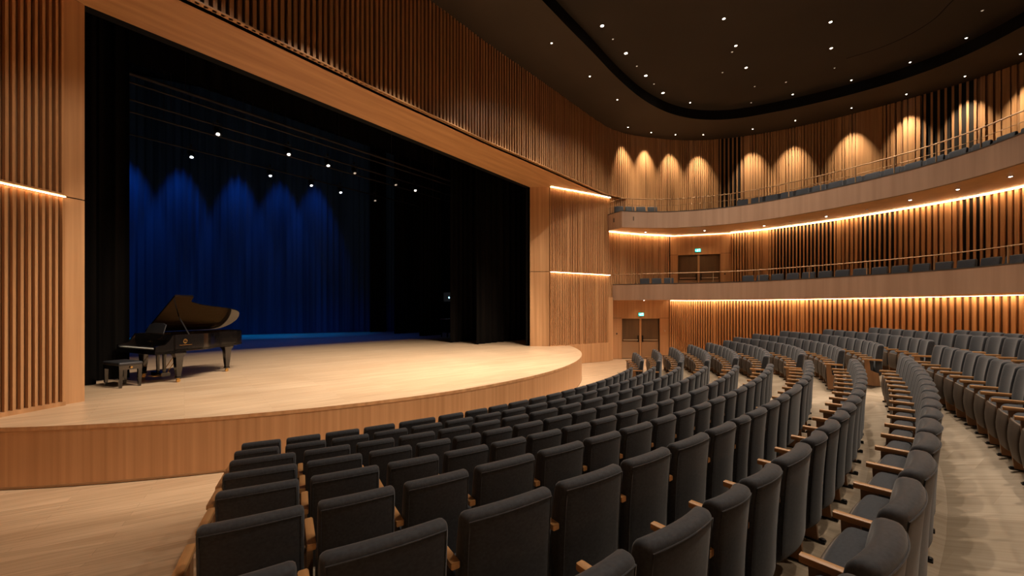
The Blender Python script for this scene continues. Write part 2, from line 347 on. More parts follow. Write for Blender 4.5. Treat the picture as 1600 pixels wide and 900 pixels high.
# short return between the stage wall and the door wall
mb = MB(); mb.wallstrip([(RW1[0], RW1[1]), (5.28, 20.75), (5.28, 21.35)], .1, 0, LW+.2); struct(mb.build('wall_return', M['oak_panel']))
def exit_sign(fn, x, z, lab):
    r = empty('exit_sign', fn((x, 0, z))); tag(r, lab, 'exit sign', 'green exit signs above doors')
    r.rotation_euler = (0, 0, math.atan2(fn((1, 0, 0))[1]-fn((0, 0, 0))[1], fn((1, 0, 0))[0]-fn((0, 0, 0))[0]))
    m = MB(); m.box(-.15, .15, -.05, 0, 0, .19); m.build('housing', M['trim'], r)
    m = MB(); m.box(-.14, .14, -.056, -.05, .01, .18); pnl = m.build('sign_face', M['green'], r)
    m = MB()   # running figure, arrow and doorway
    m.lathe([(.0, -.012), (.014, 0), (.0, .012)], 8, 0, (-.01, -.059, .15))
    def seg(a, b, t=.011):
        dx, dz = b[0]-a[0], b[1]-a[1]; l = math.hypot(dx, dz); ox, oz = -dz/l*t, dx/l*t
        m.add([(a[0]+ox, -.058, a[1]+oz), (a[0]-ox, -.058, a[1]-oz), (b[0]-ox, -.058, b[1]-oz), (b[0]+ox, -.058, b[1]+oz)], [(0, 1, 2, 3)])
    seg((-.018, .13), (-.03, .08), .014); seg((-.03, .08), (-.005, .06)); seg((-.005, .06), (-.012, .03)); seg((-.03, .08), (-.06, .055)); seg((-.06, .055), (-.085, .06), .009)
    seg((-.018, .125), (.015, .1), .008); seg((-.02, .125), (-.05, .105), .008)
    seg((.05, .16), (.05, .03), .006); seg((.05, .16), (.1, .16), .006); seg((.1, .16), (.1, .03), .006); seg((-.125, .1), (-.09, .1), .007); seg((-.125, .1), (-.11, .118), .006); seg((-.125, .1), (-.11, .082), .006)
    m.build('pictogram', M['white_glow'], pnl)
exit_sign(fnA, 1.72, 2.29, 'small lit green exit sign above the ground-floor double doors')
exit_sign(fnB, 1.40, 5.76, 'small lit green exit sign above the upper balcony double doors')
for (fn, x, z, lab, k) in ((fnA, 3.0, 1.5, 'pale round wall button beside the ground-floor double doors', 0), (fnB, 2.72, 4.55, 'small dark wall switch beside the upper double doors', 1), (fnB, .12, 4.65, 'small dark wall switch between slats and the upper double doors', 1), (fnA, .42, 1.35, 'small dark wall switch between stage wall and ground-floor doors', 1)):
    m = MB(); q = fn((0, 0, 0)); 
    m.box(x-.035, x+.035, -.025, -.001, z-.04, z+.04, 0, fn); m.box(x-.02, x+.02, -.03, -.024, z-.02, z+.02, 0, fn)
    tag(m.build('wall_switch', M['steel'] if k == 0 else M['trim']), lab, 'switch')

# ceiling ring, raised oval panel
OVAL = spline([(.78, 11.6), (1.72, 12.75), (2.9, 14.15), (4.05, 15.55), (5.3, 16.9), (6.45, 17.9), (7.55, 18.6), (8.67, 19.02), (9.74, 19.14), (10.76, 19.0), (11.95, 18.5), (13.4, 17.65), (14.75, 16.6), (15.75, 15.5), (16.35, 14.2), (16.5, 12.5), (16.3, 9.5), (15, 5.5), (12, 2), (8, 0), (4, -.4), (.6, 1), (-1.6, 3.6), (-2.2, 6.6), (-1, 9.2), (.78, 11.6)], 6)[:-1]
outer = [p for p in UP[:-1]]+[p for p in T3[:-1]]
out2 = offset(outer, .3)
poly_fill('ceiling', [outer, OVAL], ZC, M['ceiling'])
mb = MB(); mb.ribbon(OVAL+[OVAL[0]], ZC, ZP+.05); struct(mb.build('trim_recess', M['black']))
cx, cy = 7.5, 9.3
big = [(cx+(x-cx)*1.02, cy+(y-cy)*1.02) for x, y in OVAL]
cp = poly_fill('ceiling_panel', [big], ZP, M['ceiling2']); cp.name = 'ceiling_oval'
mb = MB(); g = spline([(13.3, 10.8), (13.7, 12.3), (13.97, 13.12), (13.89, 13.89), (13.51, 14.57), (12.8, 15.2)]); mb.wallstrip(g, .035, ZP-.004, ZP+.001); mb.build('groove', M['black'], cp)

# ---------------------------------------------------------------- setting: floors
RAD = [(12.85, 0), (13.35+.08, .10), (14.06+.08, .21), (14.74+.08, .33), (15.42+.08, .443), (16.1+.08, .566), (16.78+.08, .654), (17.40+.09, .705), (18.06+.09, .837), (18.72+.04, 1.05), (19.43+.1, 1.14), (20.95+.1, 1.20)]
START = [-28.4, -28.1, -27.8, -27.4, -27, -26.7, -27, -26.8, -27, -29, -29, -29]
def dlt(a):
    t = max(0, min(1, (a-8)/12)); return .35*t*t*(3-2*t)
def RF(k): return RAD[k][0]+(.1 if k == 0 else .55 if k >= 9 else .38)
def seg_ang(a0, a1, step=2):
    n = max(1, int((a1-a0)/step)); return [a0+(a1-a0)*k/n for k in range(n+1)]
for k, (r, z) in enumerate(RAD):
    mb = MB() if k == 0 else mb
    AA = seg_ang(START[k], 36.5)
    r2 = RAD[k+1][0] if k+1 < len(RAD) else 30
    zp = RAD[k-1][1] if k else -.01
    rf = RF(k)
    mb.loft([[rt(r+dlt(a), a, -.02), rt(r2+.003+dlt(a), a, -.02), rt(r2+.003+dlt(a), a, z), rt(rf+dlt(a), a, z), rt(r+dlt(a), a, zp)] for a in AA])
struct(mb.build('floor_terrace', [M['carpet'], M['riser']], smooth=True))
mb = MB(); AB = seg_ang(-130, -22)
rr = [(12.6, -.011)]
for k in range(len(RAD)): rr += [(RAD[k][0], (RAD[k-1][1] if k else 0)-.003), (RF(k), RAD[k][1]-.003)]
rr += [(30, RAD[-1][1]-.003)]
rings = [[rt(r, a, z) for r, z in rr] for a in AB]; mb.loft(rings, 0, closed=False); 
struct(mb.build('floor_ramp', M['floor'], smooth=True))
mb = MB(); mb.box(-22, 24, -12, 26, -.12, -.012); struct(mb.build('floor', M['floor']))
# the platform under everything

# stage
st = empty('stage', rt(RS, 0, 0)); tag(st, 'raised curved timber stage with pale plank deck and plank-clad front', 'stage')
inv = Matrix.Translation(-Vector(st.location))
def adopt(o, par):
    o.parent = par; o.matrix_parent_inverse = Matrix.Translation(-Vector(par.location)); return o
aL = -60; aR = 47.2
arc = [rt(RS, a)[:2] for a in seg_ang(-52.2, aR, 1.0)]
back = [pn(19.2, 0)[:2], pn(19.2, -24.8)[:2], pn(-8.9, -30.8)[:2], pn(-8.9, 0)[:2]]
poly = arc+[(1.86, 18.95), (1.2, 19.05)]+back+[(-8.5, 7.4)]
o = poly_fill('deck', [poly], ZS, M['deck'], kind=False); adopt(o, st)
mb = MB(); q = [rt(RS-.004, a)[:2] for a in seg_ang(-52.2, aR, 1.0)]; mb.ribbon(q, 0, ZS-.06)
adopt(mb.build('front_cladding', M['fascia'], smooth=True), st)
mb = MB(); q = [rt(RS, a)[:2] for a in seg_ang(-52.2, aR, 1.0)]; mb.wallstrip(q, .06, ZS-.062, ZS-.001); adopt(mb.build('nosing', M['oak_panel'], smooth=True), st)
mb = MB(); q = [rt(RS+.006, a)[:2] for a in seg_ang(-52.2, aR, 1.0)]; mb.wallstrip(q, .03, 0, .03); adopt(mb.build('toe_strip', M['riser']), st)

# stage house: black walls and ceiling
for nm, a, b in (('wall_stage_back', pn(-9, -31), pn(19.3, -25)), ('wall_stage_side', pn(19.3, -25), pn(19.3, -.3)), ('wall_stage_left', pn(-9, -.3), pn(-9, -31)), ('wall_stage_front', pn(14.5, -.35), pn(19.3, -.35)), ('wall_stage_front_left', pn(-9, -.35), pn(-.15, -.35))):
    mb = MB(); mb.wallstrip([a[:2], b[:2]], .1, 0, 17.5); struct(mb.build(nm, M['black']))
mb = MB(); mb.prism([pn(-9, -.1)[:2], pn(19.3, -.1)[:2], pn(19.3, -25)[:2], pn(-9, -31)[:2]], 17.4, 17.5); struct(mb.build('ceiling_stage', M['black']))
# dark outer shell behind the balconies so the hall is closed
mb = MB(); mb.wallstrip(offset(T3, 1.3), .1, -.1, 12.5); struct(mb.build('wall_outer', M['black']))
# ---------------------------------------------------------------- balconies
FAS2 = spline([(4.85, 20.62), (5.3, 19.75), (5.43, 19.6)], 4)[:-1]+spline([(5.43, 19.58), (6.8, 19.75), (8.28, 19.65), (10.2, 18.9), (11.51, 17.8), (12.56, 16.4), (13.32, 15.02), (13.87, 13.75), (14.13, 12.5), (14.12, 11.4), (13.8, 9), (12.7, 5.5), (10.5, 1), (7, -2.8), (0, -5), (-6.5, -5)])
FAS1 = spline([(5.25, 20.75), (6.6, 20.15), (8.28, 19.7), (10.2, 18.9), (11.51, 17.8), (12.56, 16.4), (13.32, 15.02), (13.87, 13.75), (14.13, 12.5), (14.12, 11.4), (13.8, 9), (12.7, 5.5), (10.5, 1), (7, -2.8), (0, -5), (-6.5, -5)])
W1 = [(5.25, 21.3), (8.5, 21.3)]+TIER1[4:]
W2 = TIER2A+TIER2B
def balcony(name, fas, wall, z_sof, z_top, z_floor, label):
    r = empty(name, (fas[0][0], fas[0][1], z_floor)); tag(r, label, 'balcony')
    mb = MB(); mb.wallstrip(fas, .12, z_sof, z_top); adopt(mb.build('parapet', M['balcony'], smooth=True), r)
    mb = MB(); mb.wallstrip(offset(fas, -.01), .16, z_top, z_top+.035); adopt(mb.build('coping', M['trim']), r)
    poly = list(fas)+list(reversed(wall))
    for nm, z, m in (('soffit', z_sof+.004, M['soffit']), ('floor_slab', z_floor, M['trim'])):
        adopt(poly_fill(nm, [poly], z, m, kind=False), r)
    return r
def extend(wall, d): return offset(wall, d)
b1 = balcony('balcony', FAS1, W1, 3.13, 3.93, 3.35, 'lower curved timber balcony with a single row of dark seats')
b2 = balcony('balcony', FAS2, W2, 6.71, 7.5, 7.05, 'upper curved balcony with brown parapet under the slatted top wall')
def railing(fas, z0, z, n, lab, second=None):
    p = offset(fas, .06); r = empty('balcony_railing', (p[0][0], p[0][1], z0)); tag(r, lab, 'railing')
    q = [(x, y, z) for x, y in p if y > 2]
    mb = MB(); mb.tube(q, .02, 6); adopt(mb.build('handrail', M['rail'], smooth=True), r)
    if second:
        mb = MB(); mb.tube([(a, b, second) for a, b, c in q], .01, 6); adopt(mb.build('lower_rail', M['rail'], smooth=True), r)
    for x, y, ux, uy, s in walk([a[:2] for a in q], n):
        mb = MB(); mb.obox((x, y), ux, uy, .012, .02, z0, z-.015); adopt(mb.build('post', M['rail']), r)
railing(FAS1, 3.965, 4.46, 1.9, 'thin bronze railing on the lower balcony parapet')
railing(FAS2, 7.535, 8.15, 1.15, 'thin bronze railing with two rails on the upper balcony parapet', 7.85)
# recessed lamps
def lamp(name, x, y, z, r, lens, label, group, cat='downlight'):
    m = MB(); m.lathe([(r*1.35, 0), (r*1.4, -.012), (r*1.02, -.014), (r, -.004)], 16); t = m.build(name, M['trim']); t.location = (x, y, z)
    m = MB(); m.lathe([(r*.98, -.006), (r*.5, -.022), (.001, -.026)], 16); m.build('lens', M[lens], t)
    tag(t, label, cat, group); return t
dl = [(3.05, 13.42, 1), (4.27, 14.86, 1), (5.49, 16.28, 1), (6.69, 17.58, 1), (8.26, 18.4, 2)]
for k, (x, y, b) in enumerate(dl):
    lamp('ceiling_downlight', x, y, ZP, .06 if b == 1 else .035, 'lens', 'bright downlight on the ceiling oval rim, %s of five from the stage opening' % ORD[k], 'rim downlights')
for k, (x, y) in enumerate([(3.58, 14.08), (4.92, 15.64), (6.04, 16.88)]):
    lamp('ceiling_downlight', x, y, ZP, .035, 'lens_dim', 'faint small downlight between the bright rim lamps, %s from the stage opening' % ORD[k], 'faint rim downlights')
for k, (x, y) in enumerate([(6.99, 13.09), (8.14, 14.43), (9.29, 15.74)]):
    lamp('ceiling_downlight', x, y, ZP, .045, 'lens', 'bright downlight in the ceiling oval, %s of the middle row of three' % ORD[k], 'middle downlights')
for k, (x, y) in enumerate([(10.63, 13.24), (11.72, 14.57), (12.81, 15.76), (10.44, 17.07)]):
    lamp('ceiling_downlight', x, y, ZP, .045 if k < 2 else .03, 'lens' if k < 2 else 'lens_dim', '%s downlight in the ceiling oval, %s of the row beside the groove' % ('bright' if k < 2 else 'faint', ORD[k]), 'groove-side downlights')
for k, (x, y) in enumerate([(8.2, 14.78), (8.52, 16.06), (11.56, 16.74), (11.09, 18.4), (12.52, 17.7), (14.2, 16.6), (15.45, 15.4), (15.09, 12.73), (16.05, 14.02)]):
    f = k in (4, 5, 6, 8)
    lamp('ceiling_downlight', x, y, ZP, .035, 'lens' if f else 'lens_dim', '%s ceiling-oval lamp, %s of nine between middle row and far rim' % ('bright' if f else 'faint', ORD[k]), 'scattered downlights')
rd = [(1.36, 13.62), (3.05, 15.56), (4.59, 17.29), (5.82, 19.9), (7.19, 20.5), (8.55, 20.75), (10.0, 20.75), (12.19, 20.1), (13.71, 19.2), (15.4, 18.0), (16.75, 16.85), (17.75, 15.55), (18.2, 14.2)]
for k, (x, y) in enumerate(rd):
    if k < 3: lab = 'round ring-ceiling downlight above the proscenium wall, %s from the piano end' % ORD[k]
    else: lab = 'small downlight washing the top slatted wall, %s along it from the stage' % ORD[k-3]
    lamp('ceiling_downlight', x, y, ZC, .032, 'lens', lab, 'ring downlights')
    if k >= 3:   # wall washers: the scallops on the upper timber wall
        q = min(T3, key=lambda p: (p[0]-x)**2+(p[1]-y)**2); dx, dy = q[0]-x, q[1]-y; l = math.hypot(dx, dy)
        spot('wall_washer', (x+dx*.15, y+dy*.15, ZC-.05), (x+dx*1.1, y+dy*1.1, 8.0), 900, (1, .77, .52), .95, 1.0, .03)
for x, y in ((-1.3, 12.6), (1.0, 15.2), (3.0, 17.3)):     # faint grazing lamps of the header wall
    spot('wall_washer', (x+.9, y-.6, ZC-.05), (x+.3, y-.05, 8.6), 30, (1, .7, .42), .9, .8, .03)
sf = [(7.0, 20.8, 1), (7.7, 20.9, 2), (9.9, 20.4, 1), (12.2, 19.2, 1), (12.9, 18.4, 2), (13.7, 17.3, 1), (14.4, 16.1, 2), (14.75, 14.7, 1), (15.05, 13.4, 1), (15.2, 12.1, 1)]
for k, (x, y, b) in enumerate(sf):
    lamp('soffit_downlight', x, y, 6.712, .05 if b == 1 else .03, 'lens' if b == 1 else 'lens_dim', 'small lamp set in the upper balcony soffit, %s along it from the stage' % ORD[k], 'soffit lamps')
spot('door_lamp', (6.85, 20.6, 3.1), (6.85, 20.9, 0), 25, WARM, 2.0, .8, .05)
spot('door_lamp', (10.0, 20.6, 6.65), (10.1, 20.9, 3.4), 35, WARM, 2.0, .8, .05)
lamp('soffit_downlight', 6.85, 20.6, 3.134, .05, 'lens', 'small lamp under the lower balcony over the ground-floor doors', 'soffit lamps')

# ---------------------------------------------------------------- theatre seats
def stations(): return [(-1, .0), (-.985, .55), (-.95, .85), (-.9, 1)]+[(-.75+.25*k, 1) for k in range(7)]+[(.9, 1), (.95, .85), (.985, .55), (1, .0)]
def rrect(y0, y1, z0, z1, r, n=4):
    out = []
    for cx_, cz_, a0 in ((y1-r, z1-r, 0), (y0+r, z1-r, 90), (y0+r, z0+r, 180), (y1-r, z0+r, 270)):
        for k in range(n+1):
            a = math.radians(a0+90*k/n); out.append((cx_+r*math.cos(a), cz_+r*math.sin(a)))
    return out
def pad(mb, hw, y0, y1, z0, z1, r, fn, rx=.02, zsub=6, mi=0):
    """rounded upholstered slab; fn bends it"""
    prof = []
    base = rrect(y0, y1, z0, z1, r)
    n = len(base)                      # insert points on the long sides so it can bend
    for k in range(n):
        a, b = base[k], base[(k+1) % n]; prof.append(a)
        if abs(a[1]-b[1]) > .1:
            for j in range(1, zsub): prof.append((a[0]+(b[0]-a[0])*j/zsub, a[1]+(b[1]-a[1])*j/zsub))
    ym, rings = (y0+y1)/2, []
    zm = (z0+z1)/2
    for u, s in stations():
        ring = []
        ins = (1-s)*rx
        for y, z in prof:
            yy = y+(ins if y < ym else -ins)*min(1, abs(y-ym)/((y1-y0)/2)); zz = z+(ins if z < zm else -ins)*min(1, abs(z-zm)/((z1-z0)/2))
            ring.append(fn((u*hw, yy, zz), u))
        rings.append(ring)
    mb.loft(rings, mi)
HS = .95                               # height of a backrest top above its floor
PW = .5
def bend_back(p, u):
    x, y, z = p; t = (z-.28)/(HS-.28)
    y -= .04*t-.04                                   # lean: the top stands at y=0
    y += -.035*(1-u*u)+.02 + .03*math.sin(t*PI)*(1 if p[1] > -.04 else .25)
    z -= .012*(u*u)*(t if t > 0 else 0)
    return (x, y+.018, z)
mb = MB(); pad(mb, PW*.436, -.10, 0.0, .24, HS, .038, bend_back, .03, 8); me_back = mb.build('backrest', M['fabric'], smooth=True)
mb = MB(); pip = []
for k in range(21):
    u = -.93+1.86*k/20; x, y, z = bend_back((u*PW*.436, -.0995, HS-.034), u); pip.append((x, y-.002, z))
lowL = [bend_back((-.93*PW*.436, -.1, .3+(HS-.1-.3)*j/5), -.93) for j in range(6)]; lowR = [bend_back((.93*PW*.436, -.1, HS-.1-(HS-.1-.3)*j/5), .93) for j in range(6)]
mb.tube(lowL+pip+lowR, .0035, 5); me_pip = mb.build('piping', M['fabric'], me_back, smooth=True)
def bend_cush(p, u):
    x, y, z = p; return (x, y+.012*(1-u*u)+.02*math.sin((z-.18)/.36*PI), z)
mb = MB(); pad(mb, PW*.43, .10, .25, .19, .585, .04, bend_cush, .014, 5); me_cush = mb.build('seat_cushion', M['fabric'], smooth=True)
def bend_shell(p, u): 
    x, y, z = bend_cush(p, u); return (x*(1-.25*max(0, (.3-p[2])/.2)), y, z)
mb = MB(); pad(mb, PW*.415, .248, .268, .16, .53, .01, bend_shell, .008, 5); me_shell = mb.build('seat_shell', M['shell'], me_cush, smooth=True)
def armrest_mb():
    m = MB(); rr_ = rrect(-.026, .026, .585, .622, .007, 2)
    m.loft([[(x*f, y, z) for x, z in rr_] for y, f in ((-.03, .9), (-.02, 1), (.30, 1), (.312, .85))]); return m
me_arm = armrest_mb().build('armrest', M['arm'], smooth=True)
def leg_mb():
    m = MB(); m.prism([(.0, .012), (.24, .012), (.265, .30), (.275, .588), (.19, .588), (.165, .36), (.03, .30)], -.019, .019, 0, lambda v: (v[2], v[0], v[1])); return m
me_leg = leg_mb().build('leg', M['legwood'])
m = MB(); m.box(-.03, .03, -.05, .27, 0, .012); m.lathe([(.02, .01), (.02, .026), (.0, .03)], 8, 0, (0, -.03, 0)); m.lathe([(.02, .01), (.02, .026), (.0, .03)], 8, 0, (0, .245, 0)); me_foot = m.build('foot_plate', M['iron'], me_leg)
PARTS = [(me_back, [me_pip]), (me_cush, [me_shell]), (me_arm, []), (me_leg, [me_foot])]
used = [False]
def seat(loc, rz, sx, end, label, group, ex=0, up=0):
    r = empty('theatre_chair', loc, rz)
    tag(r, label, 'chair', group)
    first = not used[0]; used[0] = True
    def put(src, subs, x, sc, first=False):
        lift = up if src is me_arm else 0; sz = 1+up/.588 if src is me_leg else 1
        o = src if first else src.copy()
        if not first: col.objects.link(o)
        o.parent = r; o.location = (x, 0, lift); o.scale = (sc, 1, sz)
        for s_ in subs:
            c = s_ if first else s_.copy()
            if not first: col.objects.link(c)
            c.parent = o
        return o
    put(me_back, [me_pip], 0, sx, first); put(me_cush, [me_shell], 0, sx, first)
    put(me_arm, [], -PW/2*sx-ex, 1, first); put(me_leg, [me_foot], -PW/2*sx-ex, 1, first)
    if end: put(me_arm, [], PW/2*sx, 1); put(me_leg, [me_foot], PW/2*sx, 1)
    return r
ROWS = [
 ('main', 1, 0.936, [0.000226, 0.005619, 13.346859], [-27.87, -25.71, -23.67, -21.48, -19.29, -16.44, -14.31, -12.23, -10.28, -8.0, -5.84, -3.74, -1.64, 0.47, 2.57, 4.68, 6.78, 8.89, 10.99, 13.1, 15.2]),
 ('main', 2, 1.049, [0.000179, 0.005307, 14.059326], [-27.61, -25.55, -23.49, -21.43, -19.38, -17.32, -15.26, -13.2, -11.14, -9.08, -7.03, -4.97, -2.91, -0.85, 1.21, 3.27, 5.33, 7.38, 9.44, 11.5, 13.56]),
 ('main', 3, 1.162, [0.000159, 0.005885, 14.761045], [-27.27, -24.69, -22.64, -20.79, -18.86, -17.01, -15.18, -13.27, -10.95, -8.87, -6.52, -4.53, -2.55, -0.56, 1.43, 3.42, 5.4, 7.39, 9.38, 11.36]),
 ('main', 4, 1.279, [0.000149, 0.004947, 15.438594], [-26.9, -24.55, -22.52, -20.76, -19.21, -17.88, -16.29, -14.54, -12.64, -10.8, -8.97, -6.22, -4.23, -2.25, -0.26, 1.72, 3.71, 5.69, 7.68, 9.66]),
 ('main', 5, 1.393, [0.000139, 0.004609, 16.118685], [-26.53, -24.43, -22.38, -20.61, -18.88, -17.37, -15.71, -14.15, -12.52, -10.97, -9.21, -7.68, -5.56, -2.61, -0.79, 1.03, 2.85, 4.68, 6.5, 8.32]),
 ('main', 6, 1.516, [0.000378, 0.005657, 16.74862], [-26.24, -24.27, -22.51, -20.73, -18.73, -16.92, -15.25, -13.49, -11.92, -10.41, -8.89, -7.25, -5.7, -3.88, -2.05, -0.23, 1.6, 3.42, 5.25, 7.07]),
 ('main', 7, 1.604, [0.000556, 0.006779, 17.395821], [-26.48, -24.31, -22.12, -19.96, -17.94, -16.07, -14.08, -12.33, -11.18, -9.49, -7.88, -6.29, -3.17, -1.54, 0.08, 1.7, 3.33, 4.95, 6.58, 8.2]),
 ('main', 8, 1.66, [0.001022, 0.012429, 18.060135], [-26.31, -24.4, -22.4, -20.4, -18.48, -17.14, -15.57, -13.5, -12.11, -10.45, -8.91, -7.32, -5.72, -4.13, -2.54, -0.95, 0.64, 2.23, 3.83, 5.42, 7.01, 8.6]),
 ('main', 9, 1.787, [0.001518, 0.02029, 18.696076], [-22.67, -20.94, -19.22, -17.5, -15.52, -13.65, -11.96, -10.24, -8.66, -7.14, -5.63, -4.11, -2.59, -1.07, 0.44, 1.96, 3.48, 5.0, 6.51, 8.03]),
 ('main', 10, 2.0, [0.0005, -0.005, 19.44], [-14.0, -12.52, -11.05, -9.57, -8.1, -6.62, -5.15, -3.67, -2.2, -0.72, 0.75, 2.23, 3.7, 5.18, 6.65, 8.13]),
 ('main', 11, 2.15, [0.0, 0.0, 20.488631], [-6.0, -4.6, -3.2, -1.8, -0.39, 1.01, 2.41, 3.81, 5.21, 6.61, 8.02, 9.42, 10.82]),
 ('far', 1, 0.936, [0.0, 0.0, 13.714363], [21.8, 24.07, 26.35, 28.63, 30.91, 33.18]),
 ('far', 2, 1.049, [0.0, 0.020402, 13.843971], [18.21, 20.19, 22.18, 24.17, 26.16, 28.14, 30.13, 32.12, 34.11]),
 ('far', 3, 1.162, [0.0, 0.018297, 14.550584], [14.87, 16.93, 18.99, 21.05, 23.12, 25.18, 27.24, 29.3, 31.36, 33.42]),
 ('far', 4, 1.279, [-0.000206, 0.02684, 15.181778], [13.46, 15.42, 17.38, 19.34, 21.3, 23.26, 25.22, 27.18, 29.14, 31.1, 33.06]),
 ('far', 5, 1.393, [-0.001, 0.055953, 15.615586], [13.18, 15.02, 16.87, 18.71, 20.56, 22.4, 24.24, 26.09, 27.93, 29.78, 31.62]),
 ('far', 6, 1.516, [-0.002896, 0.123335, 15.747135], [11.9, 13.72, 15.54, 17.36, 19.18, 21.0, 22.82, 24.64, 26.46, 28.28, 30.1]),
 ('far', 7, 1.604, [-0.003833, 0.162876, 16.122319], [11.74, 13.43, 15.12, 16.81, 18.5, 20.19, 21.88, 23.57, 25.26, 26.95, 28.64, 30.34, 32.03]),
 ('far', 8, 1.7, [-0.002833, 0.132818, 17.112462], [12.83, 14.44, 16.06, 17.67, 19.29, 20.9, 22.52, 24.13, 25.75, 27.36, 28.98, 30.6, 32.21, 33.83]),
 ('far', 9, 1.85, [-0.003466, 0.155066, 17.63675], [12.86, 14.45, 16.04, 17.63, 19.22, 20.81, 22.4, 23.99, 25.58, 27.17, 28.76, 30.35, 31.94]),
 ('far', 10, 1.98, [-0.002724, 0.105431, 18.999213], [12.84, 14.37, 15.89, 17.42, 18.94, 20.46, 21.99, 23.51, 25.04, 26.56, 28.09]),
 ('far', 11, 2.07, [0, 0, 20.95], [12.5, 13.95, 15.4, 16.85, 18.3, 19.75, 21.2, 22.65, 24.1, 25.549999999999997, 27.0]),
 ('far', 12, 2.1, [0, 0, 21.9], [9.0, 10.42, 11.84, 13.26, 14.68, 16.1, 17.52, 18.939999999999998, 20.36, 21.78]),
 ('main', 12, 2.2, [0, 0, 21.5], [2.0, 3.42, 4.84, 6.26, 7.68]),
]
for block, i, z, c, b in ROWS:
    n = len(b)-1
    for k in range(n):
        th0, th1 = b[k], b[k+1]; tm = (th0+th1)/2
        f = lambda t: c[0]*t*t+c[1]*t+c[2]
        p0, p1 = rt(f(th0), th0), rt(f(th1), th1)
        R = f(tm); p = rt(R, tm); d = math.hypot(p1[0]-p0[0], p1[1]-p0[1])
        ang = math.atan2(p1[1]-p0[1], p1[0]-p0[0])        # local +y looks at the stage
        mx, my = (p0[0]+p1[0])/2, (p0[1]+p1[1])/2
        if block == 'main':
            if i < 10: lab = 'grey tip-up seat, %s from the piano-side aisle in the %s row from the stage' % (ORD[k], ORD[i-1])
            else: lab = 'grey tip-up seat, %s from the cross aisle in the near half of the %s row' % (ORD[n-1-k], ORD[i-1])
            grp = '%s row of seats facing the stage' % ORD[i-1]
        else:
            lab = 'grey tip-up seat beyond the cross aisle, %s along the %s row from the stage' % (ORD[k], ORD[i-1])
            grp = '%s row of seats beyond the cross aisle' % ORD[i-1]
        seat((mx-.0275*math.cos(ang), my-.0275*math.sin(ang), z-HS), ang, d/PW, k == n-1, lab, grp, .045 if k == 0 and block == 'main' and i < 9 else 0, .085 if i < 9 and block == 'main' else 0)

# balcony seats: far and small, each one a single shape
mbs = MB()
for srcs, subs in PARTS:
    for o_ in [srcs]+subs:
        dx = -PW/2 if o_ in (me_arm, me_leg, me_foot) else 0
        mbs.add([(v.co.x+dx, v.co.y, v.co.z) for v in o_.data.vertices], [tuple(p.vertices) for p in o_.data.polygons], {'seat_fabric': 0, 'armrest_oak': 1, 'leg_oak': 1, 'seat_shell': 0, 'black_steel': 2}[o_.data.materials[0].name])
bs = mbs.build('balcony_chair', [M['fabric'], M['arm'], M['iron']], smooth=True)
firstb = [True]
def bseat(p, rz, label, group, s=1.0):
    o = bs if firstb[0] else bs.copy()
    if not firstb[0]: col.objects.link(o)
    firstb[0] = False
    o.location = p; o.rotation_euler = (0, 0, rz); o.scale = (s*1.08, s, s); tag(o, label, 'chair', group)
def brow(fas, off, z, skip, step, grp, lab, s=1.0, smax=99):
    k = 0
    q = offset(fas, off)
    for x, y, ux, uy, s_ in walk(q, step):
        if y < x/1.36 or s_ > smax or any(a <= s_ <= b for a, b in skip): continue
        bseat((x, y, z), math.atan2(uy, ux)+PI, lab % ORD[k], grp, s); k += 1
brow(FAS1, .95, 3.352, ((0, .9), (3.2, 6.0), ), .6, 'seats on the lower balcony', 'dark seat behind the lower balcony parapet, %s from the stage end')
brow(FAS2, .90, 7.052, ((0, 1.95), (4.2, 7.7)), .6, 'front seats on the upper balcony', 'dark seat behind the upper balcony parapet, %s from the stage end')
brow(FAS2, 1.75, 7.25, ((0, 10.5),), .62, 'rear seats on the upper balcony', 'dark seat in the rear row of the upper balcony, %s from the stage end')
mb = MB(); q = [p for p in offset(FAS2, 1.3)]; mb.wallstrip(q, .9, 7.055, 7.25); adopt(mb.build('step', M['trim']), b2)
# ---------------------------------------------------------------- curtains
def curtain(name, a, b, z0, z1, amp, wl, m, label, group=None, cat='curtain', seed=1):
    rnd = random.Random(seed); L = math.hypot(b[0]-a[0], b[1]-a[1]); ux, uy = (b[0]-a[0])/L, (b[1]-a[1])/L
    n = int(L/wl*10); ph = [rnd.uniform(0, 6) for _ in range(4)]
    def off(s): return amp*(math.sin(2*PI*s/wl+ph[0]+.8*math.sin(s*1.7+ph[1]))*(.7+.3*math.sin(s*2.3+ph[2]))+.25*math.sin(2*PI*s/wl*2.1+ph[3]))
    rings = []
    for k in range(n+1):
        s = L*k/n; ring = []
        for z, f in ((z0, 1.1), (z0+(z1-z0)*.3, 1), (z1, .6)):
            o = off(s)*f; ring.append((a[0]+ux*s-uy*o, a[1]+uy*s+ux*o, z))
        for z, f in ((z1, .6), (z0+(z1-z0)*.3, 1), (z0, 1.1)):
            o = off(s)*f+.012; ring.append((a[0]+ux*s-uy*o, a[1]+uy*s+ux*o, z))
        rings.append(ring)
    mb = MB(); mb.loft(rings); o = mb.build(name, m, smooth=True); tag(o, label, cat, group); return o
curtain('backdrop_curtain', BD0, BD1, ZS+.02, 17.2, .045, .42, M['cyc'], 'tall backdrop curtain with soft folds lit blue at the back of the stage', seed=3)
GL = 'black leg curtains'
curtain('leg_curtain', pn(-3, -2.25)[:2], pn(.34, -2.25)[:2], ZS+.012, 16.8, .05, .28, M['velvet'], 'black curtain directly behind the piano-side jamb of the opening', GL, seed=4)
curtain('leg_curtain', pn(-3, -2.9)[:2], pn(.97, -2.9)[:2], ZS+.012, 16.8, .05, .28, M['velvet'], 'black curtain behind the piano bench, edging the blue backdrop', GL, seed=5)
